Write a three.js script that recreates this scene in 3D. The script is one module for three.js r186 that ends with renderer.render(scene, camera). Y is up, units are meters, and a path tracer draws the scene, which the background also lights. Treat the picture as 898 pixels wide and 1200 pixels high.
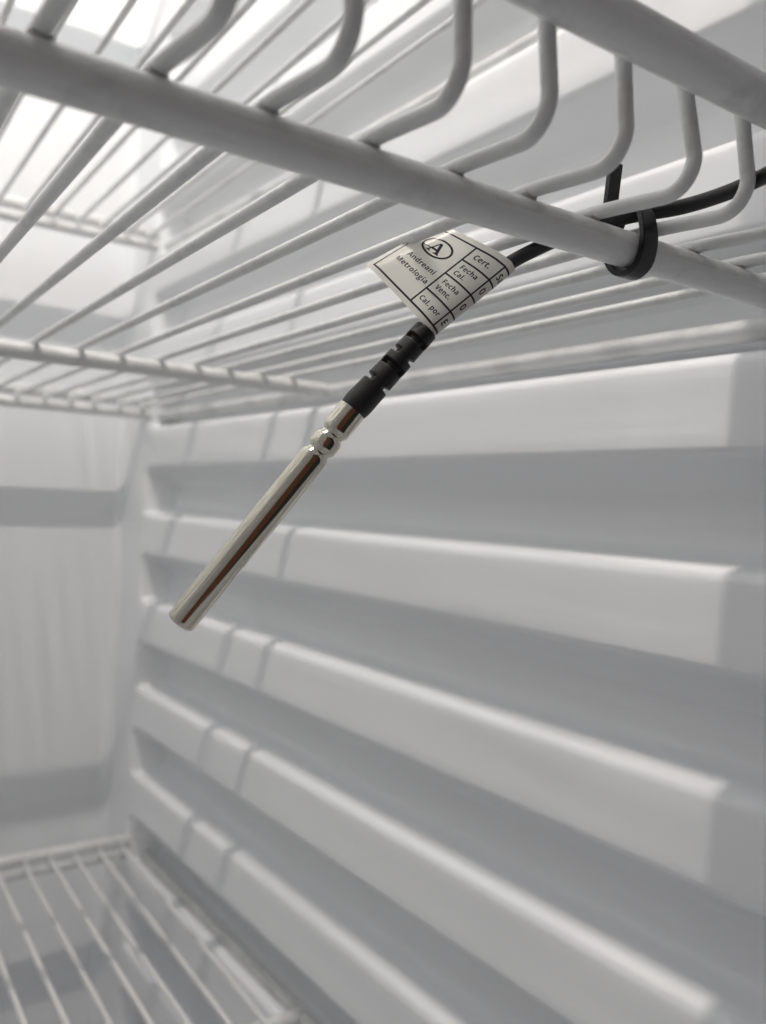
import * as THREE from 'three';
import { mergeGeometries } from 'three/addons/utils/BufferGeometryUtils.js';
import { RectAreaLightUniformsLib } from 'three/addons/lights/RectAreaLightUniformsLib.js';

// ---------------------------------------------------------------- camera, light, exposure
// Measurements are kept in millimetres along the refrigerator: x to the right, u up, d inwards
// from the lens; v() turns them into metres (y up, -z inwards, floor of the cabinet near y = 0).
const UP0 = 640;
const v = (x, u, d) => new THREE.Vector3(x / 1000, (u + UP0) / 1000, -d / 1000);
const dir = (x, u, d) => new THREE.Vector3(x, u, -d).normalize();

const scene = new THREE.Scene();
const camera = new THREE.PerspectiveCamera(62.54, 766 / 1024, 0.01, 20);
{
  const right = dir(0.827952, 0.045240, -0.558971), up = dir(-0.032303, 0.998933, 0.033001), fwd = dir(0.559867, -0.009267, 0.828530);
  camera.matrixAutoUpdate = true;
  camera.quaternion.setFromRotationMatrix(new THREE.Matrix4().makeBasis(right, up, fwd.clone().negate()));
  camera.position.copy(v(0, 0, 0));
  camera.focus = 0.172;
  camera.userData.fStop = 14;
}
scene.add(camera);

const ROOM = new THREE.Color().setRGB(0.215, 0.213, 0.218);
scene.background = ROOM;                        // the dim room behind the open door

RectAreaLightUniformsLib.init();
const LAMP = { x: 14, u: 800, d: 140.6, w: 150, h: 3.2, color: new THREE.Color().setRGB(1.0, 0.905, 0.81), power: 2600 };
const lampLight = new THREE.RectAreaLight(LAMP.color, LAMP.power, LAMP.w / 1000, LAMP.h / 1000);
lampLight.name = 'ceiling_lamp_light';
lampLight.position.copy(v(LAMP.x, LAMP.u - 2, LAMP.d));
lampLight.rotation.x = -Math.PI / 2;
scene.add(lampLight);
const FRONT_FILL = { x: 14, d: 88, w: 150, h: 20, power: 58 };   // added fill strip before the header, brightens the front rails
const frontFill = new THREE.RectAreaLight(LAMP.color, FRONT_FILL.power, FRONT_FILL.w / 1000, FRONT_FILL.h / 1000);
frontFill.name = 'added_front_fill';
frontFill.position.copy(v(FRONT_FILL.x, LAMP.u - 2, FRONT_FILL.d));
frontFill.rotation.x = -Math.PI / 2;
scene.add(frontFill);

const renderer = new THREE.WebGLRenderer({ antialias: true });
renderer.toneMapping = THREE.LinearToneMapping;
renderer.toneMappingExposure = 1.37;
renderer.shadowMap.enabled = true;

// ---------------------------------------------------------------- helpers
let seed = 7;
const rnd = () => { seed = (seed * 1664525 + 1013904223) >>> 0; return seed / 4294967296; };
const sm = (a, b, x) => { const t = Math.min(1, Math.max(0, (x - a) / (b - a))); return t * t * (3 - 2 * t); };
const lerp = (a, b, t) => a + (b - a) * t;

const used = {};
function numbered(name) { used[name] = (used[name] ?? -1) + 1; return used[name] ? `${name}_${String(used[name]).padStart(3, '0')}` : name; }
function thing(name, label, category, at, group) {
  const o = new THREE.Group();
  o.name = numbered(name); o.position.copy(at); o.userData = { label, category };
  if (group) o.userData.group = group;
  scene.add(o);
  return o;
}
// a part: its geometry is given in scene coordinates (metres) and moved to the frame of its thing
function part(name, geometry, material, parent, label) {
  const m = new THREE.Mesh(geometry, material);
  m.name = name; m.castShadow = m.receiveShadow = true;
  if (label) m.userData.label = label;
  parent.add(m);
  return m;
}
function gridGeometry(nu, nv, fn, uvfn, flip) {
  const pos = [], uv = [], idx = [];
  for (let i = 0; i < nu; i++) for (let j = 0; j < nv; j++) {
    const p = fn(i, j); pos.push(p.x, p.y, p.z);
    const t = uvfn(i, j); uv.push(t[0], t[1]);
  }
  for (let i = 0; i < nu - 1; i++) for (let j = 0; j < nv - 1; j++) {
    const a = i * nv + j, b = a + nv, c = b + 1, d = a + 1;
    if (flip) idx.push(a, c, b, a, d, c); else idx.push(a, b, c, a, c, d);
  }
  const g = new THREE.BufferGeometry();
  g.setAttribute('position', new THREE.Float32BufferAttribute(pos, 3));
  g.setAttribute('uv', new THREE.Float32BufferAttribute(uv, 2));
  g.setIndex(idx);
  g.computeVertexNormals();
  return g;
}
// rod between two points with slightly rounded ends, uv in metres
function rodGeometry(a, b, r, seg = 28) {
  const L = a.distanceTo(b), q = new THREE.Quaternion().setFromUnitVectors(new THREE.Vector3(0, 1, 0), b.clone().sub(a).normalize());
  const e = r * 0.5, pts = [[0, 0], [r - e, 0], [r - e * 0.3, e * 0.3], [r, e], [r, L - e], [r - e * 0.3, L - e * 0.3], [r - e, L], [0, L]].map((p) => new THREE.Vector2(p[0], p[1]));
  const g = new THREE.LatheGeometry(pts, seg);
  const uv = g.attributes.uv, p = g.attributes.position;
  for (let i = 0; i < uv.count; i++) uv.setXY(i, uv.getX(i) * 2 * Math.PI * r, p.getY(i));
  g.applyQuaternion(q).translate(a.x, a.y, a.z);
  return g;
}

// ---------------------------------------------------------------- textures
function noiseField(n, octaves, seed0) {           // tileable value noise in 0..1
  const out = new Float32Array(n * n);
  let total = 0;
  octaves.forEach(([fx, fy, amp], k) => {
    const lat = new Float32Array(fx * fy); let s = seed0 * 977 + k * 131 + 1;
    for (let i = 0; i < lat.length; i++) { s = (s * 1664525 + 1013904223) >>> 0; lat[i] = s / 4294967296; }
    for (let y = 0; y < n; y++) for (let x = 0; x < n; x++) {
      const gx = x / n * fx, gy = y / n * fy, x0 = Math.floor(gx), y0 = Math.floor(gy);
      const tx = sm(0, 1, gx - x0), ty = sm(0, 1, gy - y0);
      const at = (i, j) => lat[((j % fy) + fy) % fy * fx + ((i % fx) + fx) % fx];
      out[y * n + x] += amp * lerp(lerp(at(x0, y0), at(x0 + 1, y0), tx), lerp(at(x0, y0 + 1), at(x0 + 1, y0 + 1), tx), ty);
    }
    total += amp;
  });
  for (let i = 0; i < out.length; i++) out[i] /= total;
  return out;
}
function texture(field, n, map, metres, srgb) {
  const data = new Uint8Array(n * n * 4);
  for (let i = 0; i < n * n; i++) { const c = map(field[i]); data[4 * i] = c[0]; data[4 * i + 1] = c[1]; data[4 * i + 2] = c[2]; data[4 * i + 3] = 255; }
  const t = new THREE.DataTexture(data, n, n);
  t.wrapS = t.wrapT = THREE.RepeatWrapping; t.magFilter = THREE.LinearFilter; t.minFilter = THREE.LinearMipmapLinearFilter; t.generateMipmaps = true;
  if (srgb) t.colorSpace = THREE.SRGBColorSpace;
  t.repeat.set(1 / metres, 1 / metres);
  t.needsUpdate = true;
  return t;
}
const grey = (a, b) => (f) => { const g = Math.round(255 * lerp(a, b, Math.min(1, Math.max(0, f)))); return [g, g, g]; };
const N = 512;
const peel = noiseField(N, [[64, 64, 1], [128, 128, 0.7], [16, 16, 0.5]], 3);
const drawn = noiseField(N, [[6, 96, 1], [10, 200, 0.6], [4, 24, 0.8]], 5);
const blotch = noiseField(N, [[5, 5, 1], [13, 13, 0.6], [60, 60, 0.25]], 9);

const linerMaterial = new THREE.MeshPhysicalMaterial({
  color: new THREE.Color().setRGB(0.926, 0.955, 0.988), roughness: 0.42, ior: 1.5,
  roughnessMap: texture(blotch, N, grey(0.78, 1.0), 0.22), bumpMap: texture(drawn, N, grey(0, 1), 0.3), bumpScale: 0.00012,
});
const coatMaterial = new THREE.MeshPhysicalMaterial({
  color: new THREE.Color().setRGB(0.80, 0.82, 0.83), roughness: 0.3, ior: 1.5,
  map: texture(blotch, N, (f) => { const g = Math.round(255 * lerp(0.93, 1, sm(0.25, 0.6, f))); return [g, g, Math.round(g * 0.995)]; }, 0.05, true),
  bumpMap: texture(peel, N, grey(0, 1), 0.06), bumpScale: 0.00012,
});
const steelMaterial = new THREE.MeshPhysicalMaterial({
  color: new THREE.Color().setRGB(0.62, 0.59, 0.51), metalness: 1, roughness: 0.1,
  roughnessMap: texture(drawn, N, grey(0.75, 1), 0.03), bumpMap: texture(drawn, N, grey(0, 1), 0.05), bumpScale: 0.000004,
});
const rubberMaterial = new THREE.MeshPhysicalMaterial({
  color: new THREE.Color().setRGB(0.008, 0.008, 0.0095), roughness: 0.5,
  bumpMap: texture(peel, N, grey(0, 1), 0.02), bumpScale: 0.00005,
});
const tieMaterial = new THREE.MeshPhysicalMaterial({
  color: new THREE.Color().setRGB(0.006, 0.006, 0.007), roughness: 0.36, bumpMap: texture(peel, N, grey(0, 1), 0.03), bumpScale: 0.00005,
});
const shellMaterial = new THREE.MeshStandardMaterial({ color: new THREE.Color().setRGB(0.7, 0.7, 0.7), roughness: 0.5 });
const lampMaterial = new THREE.MeshStandardMaterial({ color: 0xffffff, emissive: LAMP.color, emissiveIntensity: 6, roughness: 0.5 });

// ---------------------------------------------------------------- the refrigerator cabinet
const X_MID = -45, FRONT = -50, BACK = 612, FLOOR = -600, CEIL = 806;
const wallX = (d) => 209.64 - 0.0368 * d;           // rib faces of the right wall
const PITCH = 59.26, RIB0 = 45.17;
const cabinet = thing('refrigerator_cabinet', 'white plastic refrigerator interior with ribbed side wall behind the probe', 'refrigerator', v(X_MID, FLOOR, 260));
const inCabinet = (g) => g.translate(-cabinet.position.x, -cabinet.position.y, -cabinet.position.z);

// one rib, bottom root to top root: [height over its top edge, set-back from the face]
const profileCurve = new THREE.CatmullRomCurve3([
  [-40, 16.8], [-36, 15.0], [-31, 9.0], [-28.2, 1.5], [-27.2, 0.0], [-26.2, -0.8], [-25, -1.1], [-14, -0.65], [-4, -0.2], [-2.2, 0.2], [-0.5, 1.3], [0.5, 3.6], [1.5, 9.0], [2.9, 13.0], [5.5, 15.6], [9.5, 16.8], [16.5, 17],
].map((p) => new THREE.Vector3(p[0], p[1], 0)), false, 'centripetal');
const profile = profileCurve.getPoints(72).map((p) => [p.x, p.y]);
const DEEP = 17, CORNER = 9;
const dRows = [];
{
  const add = (a, b, n) => { for (let i = 0; i < n; i++) dRows.push(lerp(a, b, i / n)); };
  add(FRONT, 146, 8); add(146, 540, 24); add(540, 576, 20); add(576, BACK - CORNER, 4);
  for (let i = 0; i <= 10; i++) dRows.push(BACK - CORNER + i / 10 * CORNER * Math.PI / 2);
}
function wallPoint(side, t, off, d, top) {
  const closed = sm(553, 572, d), o = lerp(off, -1.4, closed);
  let x, dd;
  if (d <= BACK - CORNER) { x = wallX(d) + o; dd = d; } else {
    const a = (d - (BACK - CORNER)) / CORNER;
    x = wallX(BACK - CORNER) - CORNER + Math.cos(a) * CORNER - 1.4 * Math.cos(a); dd = BACK - CORNER + Math.sin(a) * CORNER;
  }
  x += 0.007 * (top + t - 48);                       // the liner narrows a little towards the floor
  return v(side > 0 ? x : 2 * X_MID - x, top + t, dd);
}
for (const side of [1, -1]) {
  const strips = [], ribs = [];
  const patch = (rows, top) => gridGeometry(rows.length, dRows.length,
    (i, j) => wallPoint(side, rows[i][0], rows[i][1], dRows[j], top),
    (i, j) => [dRows[j] / 1000, (rows[i][0] + top + rows[i][1] * 0.7) / 1000], side < 0);
  const kLow = 10, kHigh = -12;
  for (let k = kHigh; k <= kLow; k++) {
    const top = RIB0 - k * PITCH;
    ribs.push(patch(profile, top));
    if (k > kHigh) strips.push(patch([0, 0.33, 0.66, 1].map((s) => [lerp(16.5, PITCH - 40, s), lerp(17, 16.8, s)]), top));
  }
  strips.push(patch([[-40, 16.8], [FLOOR - (RIB0 - kLow * PITCH), 17]].reverse(), RIB0 - kLow * PITCH));
  strips.push(patch([[16.5, 17], [CEIL - (RIB0 - kHigh * PITCH), 17]], RIB0 - kHigh * PITCH));
  const wall = part('side_wall', inCabinet(mergeGeometries(strips)), linerMaterial, cabinet);
  ribs.forEach((g) => part('rib', inCabinet(g), linerMaterial, wall));
}
{ // back wall
  const xEdge = wallX(BACK - CORNER) - CORNER + 8, xs = [];
  for (let i = 0; i < 14; i++) xs.push(lerp(2 * X_MID - xEdge, 2 * X_MID - xEdge + 30, i / 14));
  for (let i = 0; i < 12; i++) xs.push(lerp(2 * X_MID - xEdge + 30, xEdge - 30, i / 12));
  for (let i = 0; i <= 20; i++) xs.push(lerp(xEdge - 30, xEdge, i / 20));
  const us = [];
  for (let i = 0; i <= 60; i++) us.push(lerp(FLOOR, CEIL, i / 60));
  part('back_wall', inCabinet(gridGeometry(us.length, xs.length, (i, j) => v(xs[j], us[i], BACK), (i, j) => [us[i] / 1000, xs[j] / 1000], true)), linerMaterial, cabinet);
}
{
  const w = 2 * (wallX(FRONT) + DEEP - X_MID) + 2, depth = BACK - FRONT;
  const slab = (x, u, d, sx, su, sd) => { const g = new THREE.BoxGeometry(sx / 1000, su / 1000, sd / 1000); const p = v(x, u, d); return g.translate(p.x, p.y, p.z); };
  part('ceiling_panel', inCabinet(slab(X_MID, CEIL + 5, FRONT + depth / 2, w, 10, depth)), linerMaterial, cabinet);
  part('floor_panel', inCabinet(slab(X_MID, FLOOR - 5, FRONT + depth / 2, w, 10, depth)), linerMaterial, cabinet);
  part('unseen_header_panel', inCabinet(slab(X_MID, CEIL - 210, 135.6, w - 4, 418, 6)), linerMaterial, cabinet);  // out of view, placed to shade the side wall and rails in front of it
  const T = 45, W2 = w / 2 + T / 2 + 2, H = CEIL - FLOOR + 2 * T + 20, M = (CEIL + FLOOR) / 2;
  part('outer_shell', inCabinet(mergeGeometries([
    slab(X_MID - W2, M, FRONT + depth / 2 + 20, T, H, depth + 40), slab(X_MID + W2, M, FRONT + depth / 2 + 20, T, H, depth + 40),
    slab(X_MID, M, BACK + 40, w, H, 30),
    slab(X_MID, CEIL + 10 + T / 2, FRONT + depth / 2, w, T, depth), slab(X_MID, FLOOR - 10 - T / 2, FRONT + depth / 2, w, T, depth),
  ])), shellMaterial, cabinet);
}
{ // unseen refrigerator door, open on the left to mirror pale in the probe
  const hinge = v(2 * X_MID - (wallX(FRONT) + DEEP + 50), (CEIL + FLOOR) / 2, FRONT - 20), W = 0.6, H = (CEIL - FLOOR) / 1000 + 0.08;
  const turn = new THREE.Matrix4().makeRotationY(-0.1).setPosition(hinge);
  const slab = (x, y, z, sx, sy, sz) => new THREE.BoxGeometry(sx, sy, sz).translate(x, y, z).applyMatrix4(turn);
  const unseen_panel = part('unseen_panel', inCabinet(slab(-0.03, 0, W / 2, 0.05, H, W)), shellMaterial, cabinet);
  part('unseen_door_liner', inCabinet(slab(-0.001, 0, W / 2, 0.012, H - 0.12, W - 0.12)), linerMaterial, unseen_panel);
}
{ // lamp on the ceiling near the door
  const lamp = thing('ceiling_lamp', 'small warm white lamp on the ceiling of the refrigerator', 'lamp', v(LAMP.x, CEIL, LAMP.d));
  const g = new THREE.BoxGeometry(LAMP.w / 1000, 0.004, LAMP.h / 1000).translate(0, -0.0025, 0);
  part('diffuser', g, lampMaterial, lamp);
  part('added_fill_strip', new THREE.BoxGeometry(FRONT_FILL.w / 1000, 0.004, FRONT_FILL.h / 1000).translate((FRONT_FILL.x - LAMP.x) / 1000, -0.0025, (LAMP.d - FRONT_FILL.d) / 1000), lampMaterial, lamp);  // glowing strip of the added front fill, beside the ceiling lamp
}

{ // unseen panels, out of view, placed so the steel probe mirrors brown and dark
  const box = thing('unseen_brown_panel', 'unseen brown and dark panels out of view, mirrored in the steel probe', 'panel', v(-300, -440, -760));
  box.rotation.y = 0.35;
  part('unseen_panel', new THREE.BoxGeometry(0.82, 0.95, 0.04).translate(0, 0.475, 0), new THREE.MeshStandardMaterial({ color: new THREE.Color().setRGB(0.24, 0.095, 0.05), roughness: 0.6 }), box);  // plain brown slab out of view, for the warm stripe on the sheath
  part('unseen_dark_panel', new THREE.BoxGeometry(0.5, 0.95, 0.1).translate(0.665, 0.475, -0.01), new THREE.MeshStandardMaterial({ color: new THREE.Color().setRGB(0.035, 0.037, 0.028), roughness: 0.7 }), box);  // dark slab out of view, for the dark zone beside that stripe
}

// ---------------------------------------------------------------- wire shelves
const ROD_R = 3.34, WIRE_R = 1.36;
const splay = [2, 2, 2, 1.7, 2.4, 3.2, 3, 2.5, 2.5, 2], top = [1, 1, 1.3, 0.2, 0.8, -0.6, 0, 0, 0, 0];
const jitter = [-1.2, -1.2, 0.2, 0.9, 0.9, 1.5, 1.1, -0.4, -0.3, -1.6];
function makeShelf(label, u, tilt) {
  const shelf = thing('wire_shelf', label, 'shelf', v(X_MID, u, 112), 'white wire shelves in the refrigerator');
  const l = (x, du, d) => new THREE.Vector3((x - X_MID) / 1000, du / 1000, -(d - 112) / 1000);
  const rail = (name, xr, du, d, r) => part(name, rodGeometry(l(2 * X_MID - xr, du, d), l(xr, du, d), r / 1000, 36), coatMaterial, shelf);
  const sideX = (d) => wallX(d) + 6.5;
  for (const m of [1, -1]) {
    const at = (d) => l(m > 0 ? sideX(d) : 2 * X_MID - sideX(d), 0, d);
    part('side_rail', rodGeometry(at(88), at(573), 0.0032, 30), coatMaterial, shelf);
  }
  rail('front_rail', sideX(112), 0, 112, ROD_R + 0.1);
  rail('lip_rail', sideX(87), 21.4, 87.3, ROD_R + 0.4);
  rail('cross_rail', sideX(351), 0, 351, ROD_R);
  rail('back_rail', sideX(570), 0, 570, ROD_R);
  rail('back_lip_rail', sideX(571), 8.6, 571.2, ROD_R + 0.35);
  // a wire: straight along the shelf, then bent up behind the lip rail
  const wu = ROD_R + WIRE_R - 0.12, dv = 92.0, R = 5.6;
  const at = (du, d, x = 0) => new THREE.Vector3(x / 1000, du / 1000, -(d - 112) / 1000);
  for (let i = -20; i <= 9; i++) {
    const x = 37.2 + 16.264 * i + (jitter[i] ?? (rnd() - 0.5) * 2), lean = splay[i] ?? rnd() * 2, pts = [];
    const side = (d) => lean * sm(114, 93, d);
    pts.push(at(wu + 5.0, 567.3), at(wu + 2.6, 567.2), at(wu + 1.1, 566.5), at(wu + 0.3, 565.5));
    for (let k = 0; k <= 44; k++) pts.push(at(wu, lerp(564, 116, k / 44)));
    for (let k = 1; k <= 8; k++) { const d = lerp(116, dv + R, k / 8); pts.push(at(wu, d, side(d))); }
    for (let k = 1; k <= 12; k++) { const a = k / 12 * Math.PI / 2, d = dv + R - R * Math.sin(a); pts.push(at(wu + R - R * Math.cos(a), d, side(d))); }
    for (let k = 1; k <= 5; k++) pts.push(at(lerp(wu + R, 21.8, k / 5), dv, lerp(lean, top[i] ?? lean * 0.3, k / 5)));
    // a small lump of paint where the wire is welded to the rail
    const weld = new THREE.SphereGeometry(0.001, 14, 10).scale(1.75 + 0.3 * rnd(), 1.25, 1.9).translate(0.0002 * (rnd() - 0.5), (ROD_R + 0.25) / 1000, (0.5 - rnd()) * 0.0006);
    const w = part('wire', mergeGeometries([tube(pts, WIRE_R / 1000, 14), weld]), coatMaterial, shelf);
    w.position.x = (x - X_MID) / 1000;
  }
  shelf.rotation.x = tilt;
  return shelf;
}
// tube along a list of points that all stay in one smooth curve; uv in metres; closed ends
function tube(pts, r, seg, radiusAt) {
  const n = pts.length, T = pts.map((p, i) => pts[Math.min(n - 1, i + 1)].clone().sub(pts[Math.max(0, i - 1)]).normalize());
  let nrm = new THREE.Vector3(1, 0, 0); if (Math.abs(T[0].x) > 0.9) nrm.set(0, 1, 0);
  nrm.sub(T[0].clone().multiplyScalar(nrm.dot(T[0]))).normalize();
  const rows = [], len = [];
  let s = 0;
  for (let i = 0; i < n; i++) {
    if (i) { nrm = nrm.clone().sub(T[i].clone().multiplyScalar(nrm.dot(T[i]))).normalize(); s += pts[i].distanceTo(pts[i - 1]); }
    const b = T[i].clone().cross(nrm), rr = radiusAt ? radiusAt(i / (n - 1)) : r;
    rows.push([pts[i], nrm, b, rr]); len.push(s);
  }
  const side = gridGeometry(n, seg + 1, (i, j) => {
    const a = j / seg * 2 * Math.PI, [p, e, b, rr] = rows[i];
    return p.clone().addScaledVector(e, Math.cos(a) * rr).addScaledVector(b, Math.sin(a) * rr);
  }, (i, j) => [j / seg * 2 * Math.PI * r, len[i]], true);
  // seam normals
  const nn = side.attributes.normal;
  for (let i = 0; i < n; i++) {
    const a = i * (seg + 1), b = a + seg, m = new THREE.Vector3().fromBufferAttribute(nn, a).add(new THREE.Vector3().fromBufferAttribute(nn, b)).normalize();
    nn.setXYZ(a, m.x, m.y, m.z); nn.setXYZ(b, m.x, m.y, m.z);
  }
  const caps = [0, n - 1].map((i) => gridGeometry(2, seg + 1, (k, j) => {
    const a = j / seg * 2 * Math.PI, [p, e, b, rr] = rows[i];
    return p.clone().addScaledVector(e, k * Math.cos(a) * rr).addScaledVector(b, k * Math.sin(a) * rr);
  }, (k, j) => [k * r, j / seg], i > 0));
  return mergeGeometries([side, ...caps]);
}
const TILT = 0.004;
makeShelf('white wire shelf with the black cable tied to its front rail', 52.0, TILT);
const shelves = [
  ['white wire shelf seen from below, above the one carrying the probe', 166.9],
  ['white wire shelf seen from above, lowest at bottom left', -248.8],
  ['white wire shelf highest in the refrigerator', 345.6],
];
for (const [label, u] of shelves) {
  const s = scene.getObjectByName('wire_shelf').clone();
  s.name = numbered('wire_shelf'); s.position.copy(v(X_MID, u, 112));
  s.userData = { ...s.userData, label };
  scene.add(s);
}

// ---------------------------------------------------------------- the temperature probe
const probe = thing('temperature_probe', 'steel temperature probe with black cable and white paper label hanging under the shelf', 'temperature probe', v(61.7, -26.0, 162.9));
const inProbe = (g) => g.translate(-probe.position.x, -probe.position.y, -probe.position.z);
const TIP = v(61.7, -26.0, 162.9), NECK = v(90.4, 18.3, 147.7), REL = v(104.1, 36.5, 141.0), EXIT = v(118.2, 50.9, 133.6);
function spin(a, b, profilePts, seg = 64) {          // lathe along a -> b, profile [radius, distance] in mm
  const g = new THREE.LatheGeometry(profilePts.map((p) => new THREE.Vector2(p[0] / 1000, p[1] / 1000)), seg);
  const uv = g.attributes.uv, p = g.attributes.position;
  for (let i = 0; i < uv.count; i++) uv.setXY(i, p.getY(i), uv.getX(i) * 0.019);
  g.applyQuaternion(new THREE.Quaternion().setFromUnitVectors(new THREE.Vector3(0, 1, 0), b.clone().sub(a).normalize())).translate(a.x, a.y, a.z);
  return g;
}
{
  const L = TIP.distanceTo(NECK) * 1000, pts = [[0, -0.12], [0.9, -0.08], [1.6, 0.06]];
  for (let i = 0; i <= 8; i++) { const a = i / 8 * Math.PI / 2; pts.push([1.95 + 1.08 * Math.sin(a), 1.2 - 1.08 * Math.cos(a)]); }
  const r = (y) => 3.03 - 0.64 * (Math.exp(-(((y - 44.8) / 0.75) ** 2)) + Math.exp(-(((y - 49.3) / 0.75) ** 2)));
  for (let i = 0; i <= 20; i++) pts.push([3.03, lerp(1.3, 40, i / 20)]);
  for (let y = 40.2; y <= L + 1; y += 0.14) pts.push([r(y), y]);
  part('sheath', inProbe(spin(TIP, NECK, pts, 96)), steelMaterial, probe);
}
{ // strain relief with staggered slots, its foreside turned to the lens
  const a = REL.clone().sub(NECK), L = a.length() * 1000; a.normalize();
  const e1 = camera.position.clone().sub(NECK); e1.addScaledVector(a, -e1.dot(a)).normalize();
  const e2 = a.clone().cross(e1), slots = [[8.5, 0], [13.0, 1], [16.3, 0], [20.3, 1]];
  const ys = [0, 0, 0.25];
  for (let y = 0.6; y < L; y += 0.2) ys.push(y);
  ys.push(L, L);
  const seg = 72;
  const g = gridGeometry(ys.length, seg + 1, (i, j) => {
    const y = ys[i], th = j / seg * 2 * Math.PI;
    let r = y < 3 ? lerp(2.85, 3.15, sm(0, 3, y)) : lerp(3.15, 2.5, (y - 3) / (L - 3));
    if (i === 1 || i === ys.length - 2) r -= 0.12;
    if (y > 8.8) r += 0.05 * Math.cos(2 * th) * (slots.find((s) => y < s[0])?.[1] ? 1 : -1);
    for (const [c, front] of slots) {
      const open = front ? Math.abs(Math.cos(th)) : Math.abs(Math.sin(th));
      if (Math.abs(y - c) < 0.62 && open > 0.45) r = Math.min(r, 1.8);
    }
    if (i === 0 || i === ys.length - 1) r = 0.2;
    return NECK.clone().addScaledVector(a, y / 1000).addScaledVector(e1, Math.cos(th) * r / 1000).addScaledVector(e2, Math.sin(th) * r / 1000);
  }, (i, j) => [ys[i] / 1000, j / seg * 0.018], true);
  part('strain_relief', inProbe(g), rubberMaterial, probe);
}
const cableCurve = new THREE.CatmullRomCurve3([
  NECK.clone().lerp(REL, 0.5), REL, REL.clone().lerp(EXIT, 0.5).add(new THREE.Vector3(0.0002, 0.0002, 0)), EXIT, v(123.4, 55.0, 127.4), v(127.6, 57.6, 120.6),
  v(132.2, 59.3, 113.3), v(139.4, 61.0, 106.5), v(141.6, 62.0, 97.5), v(141.5, 63.2, 88), v(140.5, 65.0, 74), v(142, 66, 50), v(150, 60, 10), v(160, 30, -50), v(165, -40, -105),
], false, 'centripetal');
part('cable', inProbe(tube(cableCurve.getPoints(240), 0.00148, 20)), rubberMaterial, probe);

// the printed label: folded round the cable, its two leaves stuck together as a flag
const labelTexture = (() => {
  const W = 1024, H = 768, c = document.createElement('canvas'); c.width = W; c.height = H;
  const x = c.getContext('2d');
  x.fillStyle = '#fefcf4'; x.fillRect(0, 0, W, H);
  // canvas x: from the free edge of the flag towards the cable and round it; canvas y: from the shelf (top) to the probe (bottom)
  const bx = 62, by = 58, x2 = 500, x3 = 770, yb = H - 48;
  x.strokeStyle = '#15151a'; x.lineWidth = 15; x.strokeRect(bx, by, W + 60 - bx, yb - by);
  x.lineWidth = 14;
  const line = (...p) => { x.beginPath(); x.moveTo(p[0], p[1]); x.lineTo(p[2], p[3]); x.stroke(); };
  line(x2, by, x2, yb); line(x3, by, x3, yb);
  const rows = [0.225, 0.482, 0.764].map((t) => lerp(by, yb, t));
  rows.forEach((y) => line(x2, y, W, y));
  x.fillStyle = '#1b1b22'; x.textBaseline = 'middle';
  x.lineWidth = 17; x.beginPath(); x.ellipse(284, 244, 128, 90, 0, 0, Math.PI * 2); x.stroke();
  x.textAlign = 'center';
  x.font = 'bold 165px serif'; x.fillText('A', 284, 249);
  x.lineWidth = 10; line(162, 275, 324, 269);
  x.font = 'bold 65px sans-serif';
  x.fillText('Andreani', 308, 436); x.fillText('Metrología', 300, 532);
  x.textAlign = 'left'; x.font = 'bold 66px sans-serif';
  const mid = (i) => ([by, ...rows][i] + [...rows, yb][i]) / 2;
  x.fillText('Cert.', x2 + 45, mid(0));
  x.font = 'bold 58px sans-serif';
  x.fillText('Fecha', x2 + 40, mid(1) - 32); x.fillText('Cal.', x2 + 40, mid(1) + 34);
  x.fillText('Fecha', x2 + 40, mid(2) - 34); x.fillText('Venc.', x2 + 40, mid(2) + 32);
  x.fillText('Cal. por', x2 + 22, mid(3));
  x.font = 'bold 80px sans-serif';
  x.fillText('Sa', x3 + 24, mid(0)); x.fillText('0', x3 + 24, mid(1)); x.fillText('0', x3 + 24, mid(2)); x.fillText('E', x3 + 24, mid(3));
  const t = new THREE.CanvasTexture(c); t.colorSpace = THREE.SRGBColorSpace; t.anisotropy = 8; t.magFilter = THREE.LinearFilter;
  return t;
})();
const labelMaterial = new THREE.MeshPhysicalMaterial({ color: 0xffffff, map: labelTexture, roughness: 1, ior: 1.5, clearcoat: 1, clearcoatRoughness: 0.16, transmission: 0.5, thickness: 0, side: THREE.DoubleSide });
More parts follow.
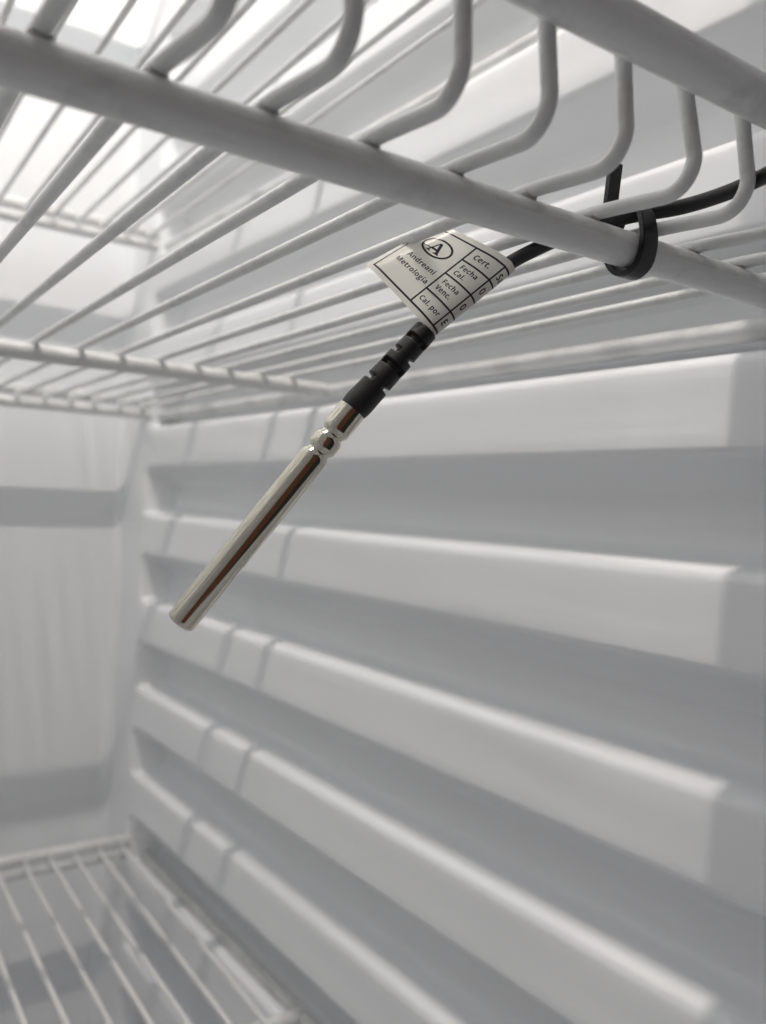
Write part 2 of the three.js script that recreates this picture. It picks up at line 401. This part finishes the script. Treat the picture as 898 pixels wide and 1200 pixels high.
{
  const a = EXIT.clone().sub(REL), along = a.length() + 0.0012; a.normalize();
  const start = REL.clone().addScaledVector(a, -0.0003);
  const e1 = camera.position.clone().sub(start); e1.addScaledVector(a, -e1.dot(a)).normalize();   // towards the lens
  const e2 = a.clone().cross(e1).normalize();                                                      // towards the free edge (sign set below)
  if (e2.y < 0) e2.negate();
  const R = 2.12, loopLen = Math.PI * R;
  // cross-section: distance s from the free edge; bend is how far the free edge curls back, lean turns the whole flag
  const section = (s, u, FLAG) => {
    const curl = lerp(0.16, 0.08, u), from = lerp(16.2, 12, u), lean = lerp(0.34, 0.5, u);
    if (s < FLAG) {
      let q = FLAG - s, X = 0, Y = 0; const n = 24;
      for (let i = 0; i < n; i++) { const w = (i + 0.5) / n * q, ang = lean * sm(0, 5, w) + Math.max(0, w - from) * curl; X += Math.cos(ang) * q / n; Y -= Math.sin(ang) * q / n; }
      return [X, R + Y];
    }
    const ph = (s - FLAG) / R;                      // 0 at the lens side, pi at the far side
    return [-R * Math.sin(ph), R * Math.cos(ph)];
  };
  const nu = 26, ns = 90;
  const flagOf = (u) => lerp(20.2, 20.4, u);
  const at = (part, u, o) => {                       // part: 0 at the free edge, 1 at the cable, 2 round the cable
    const FLAG = flagOf(u), s = part < 1 ? part * FLAG : FLAG + (part - 1) * loopLen, [X, Y] = section(s, u, FLAG);
    const skew = s < FLAG ? (FLAG - s) / FLAG : 0;
    const shift = lerp(-0.3, -5.3, Math.pow(u, 1.3)) * skew;   // the cable bends away under the shelf and the flag with it
    return start.clone().addScaledVector(a, u * along + shift / 1000).addScaledVector(e2, X / 1000).addScaledVector(e1, (Y - o) / 1000);
  };
  const front = gridGeometry(nu, ns, (i, j) => at(j / (ns - 1) * 2, i / (nu - 1), 0), (i, j) => { const p = j / (ns - 1) * 2; return [p < 1 ? p * 0.745 : 0.745 + (p - 1) * 0.29, i / (nu - 1)]; });
  part('paper_label', inProbe(front), labelMaterial, probe, 'glossy white printed calibration label folded round the cable');
}

// ---------------------------------------------------------------- the cable tie
{
  const X = 131.6, tie = thing('cable_tie', 'black plastic cable tie holding the cable to the front rail', 'cable tie', v(X, 52, 112));
  const inTie = (g) => g.translate(-tie.position.x, -tie.position.y, -tie.position.z);
  // loop in the plane across the rail: [d, u], slack under the rail, over the cable at the top
  const loop = new THREE.CatmullRomCurve3([[112.5, 60.9], [109.6, 59.6], [108.1, 56], [107.7, 52], [108.7, 48.7], [111.2, 47.2], [114.0, 47.9], [116.2, 50.5], [117, 55], [115.6, 59.6]].map((p) => new THREE.Vector3(p[0], p[1], 0)), true, 'centripetal');
  const n = 90, pts = loop.getSpacedPoints(n), wHalf = 2.2, th = 0.62;
  const ring = (i) => {
    const p = pts[i % n], q = pts[(i + 1) % n], o = pts[(i - 1 + n) % n], tx = q.x - o.x, ty = q.y - o.y, l = Math.hypot(tx, ty);
    return [p.x, p.y, -ty / l, tx / l];
  };
  const cs = [[-1, -0.75], [-0.85, -1], [0.85, -1], [1, -0.75], [1, 0.75], [0.85, 1], [-0.85, 1], [-1, 0.75], [-1, -0.75]];
  const g = gridGeometry(n + 1, cs.length, (i, j) => {
    const [d, u, nd, nu] = ring(i), s = (u - 52) * 0.04;
    return v(X + s + cs[j][0] * wHalf, u + nu * cs[j][1] * th, d + nd * cs[j][1] * th);
  }, (i, j) => [i * 0.0005, j * 0.0005]);
  part('strap', inTie(g.toNonIndexed()), tieMaterial, tie).geometry.computeVertexNormals();
  const box = (w, h, t, p, rot) => { const b = new THREE.BoxGeometry(w / 1000, h / 1000, t / 1000); b.rotateX(rot[0]); b.rotateZ(rot[1]); return b.translate(p.x, p.y, p.z); };
  part('tail', inTie(box(3.2, 11, 1.0, v(129.8, 64.2, 115.8), [0.12, 0.02])), tieMaterial, tie);
  part('head', inTie(box(3.9, 4.2, 3.6, v(131.0, 59.4, 117.4), [0.1, 0])), tieMaterial, tie);
}

scene.traverse((o) => { if (o.isMesh) o.castShadow = o.receiveShadow = true; });
renderer.render(scene, camera);
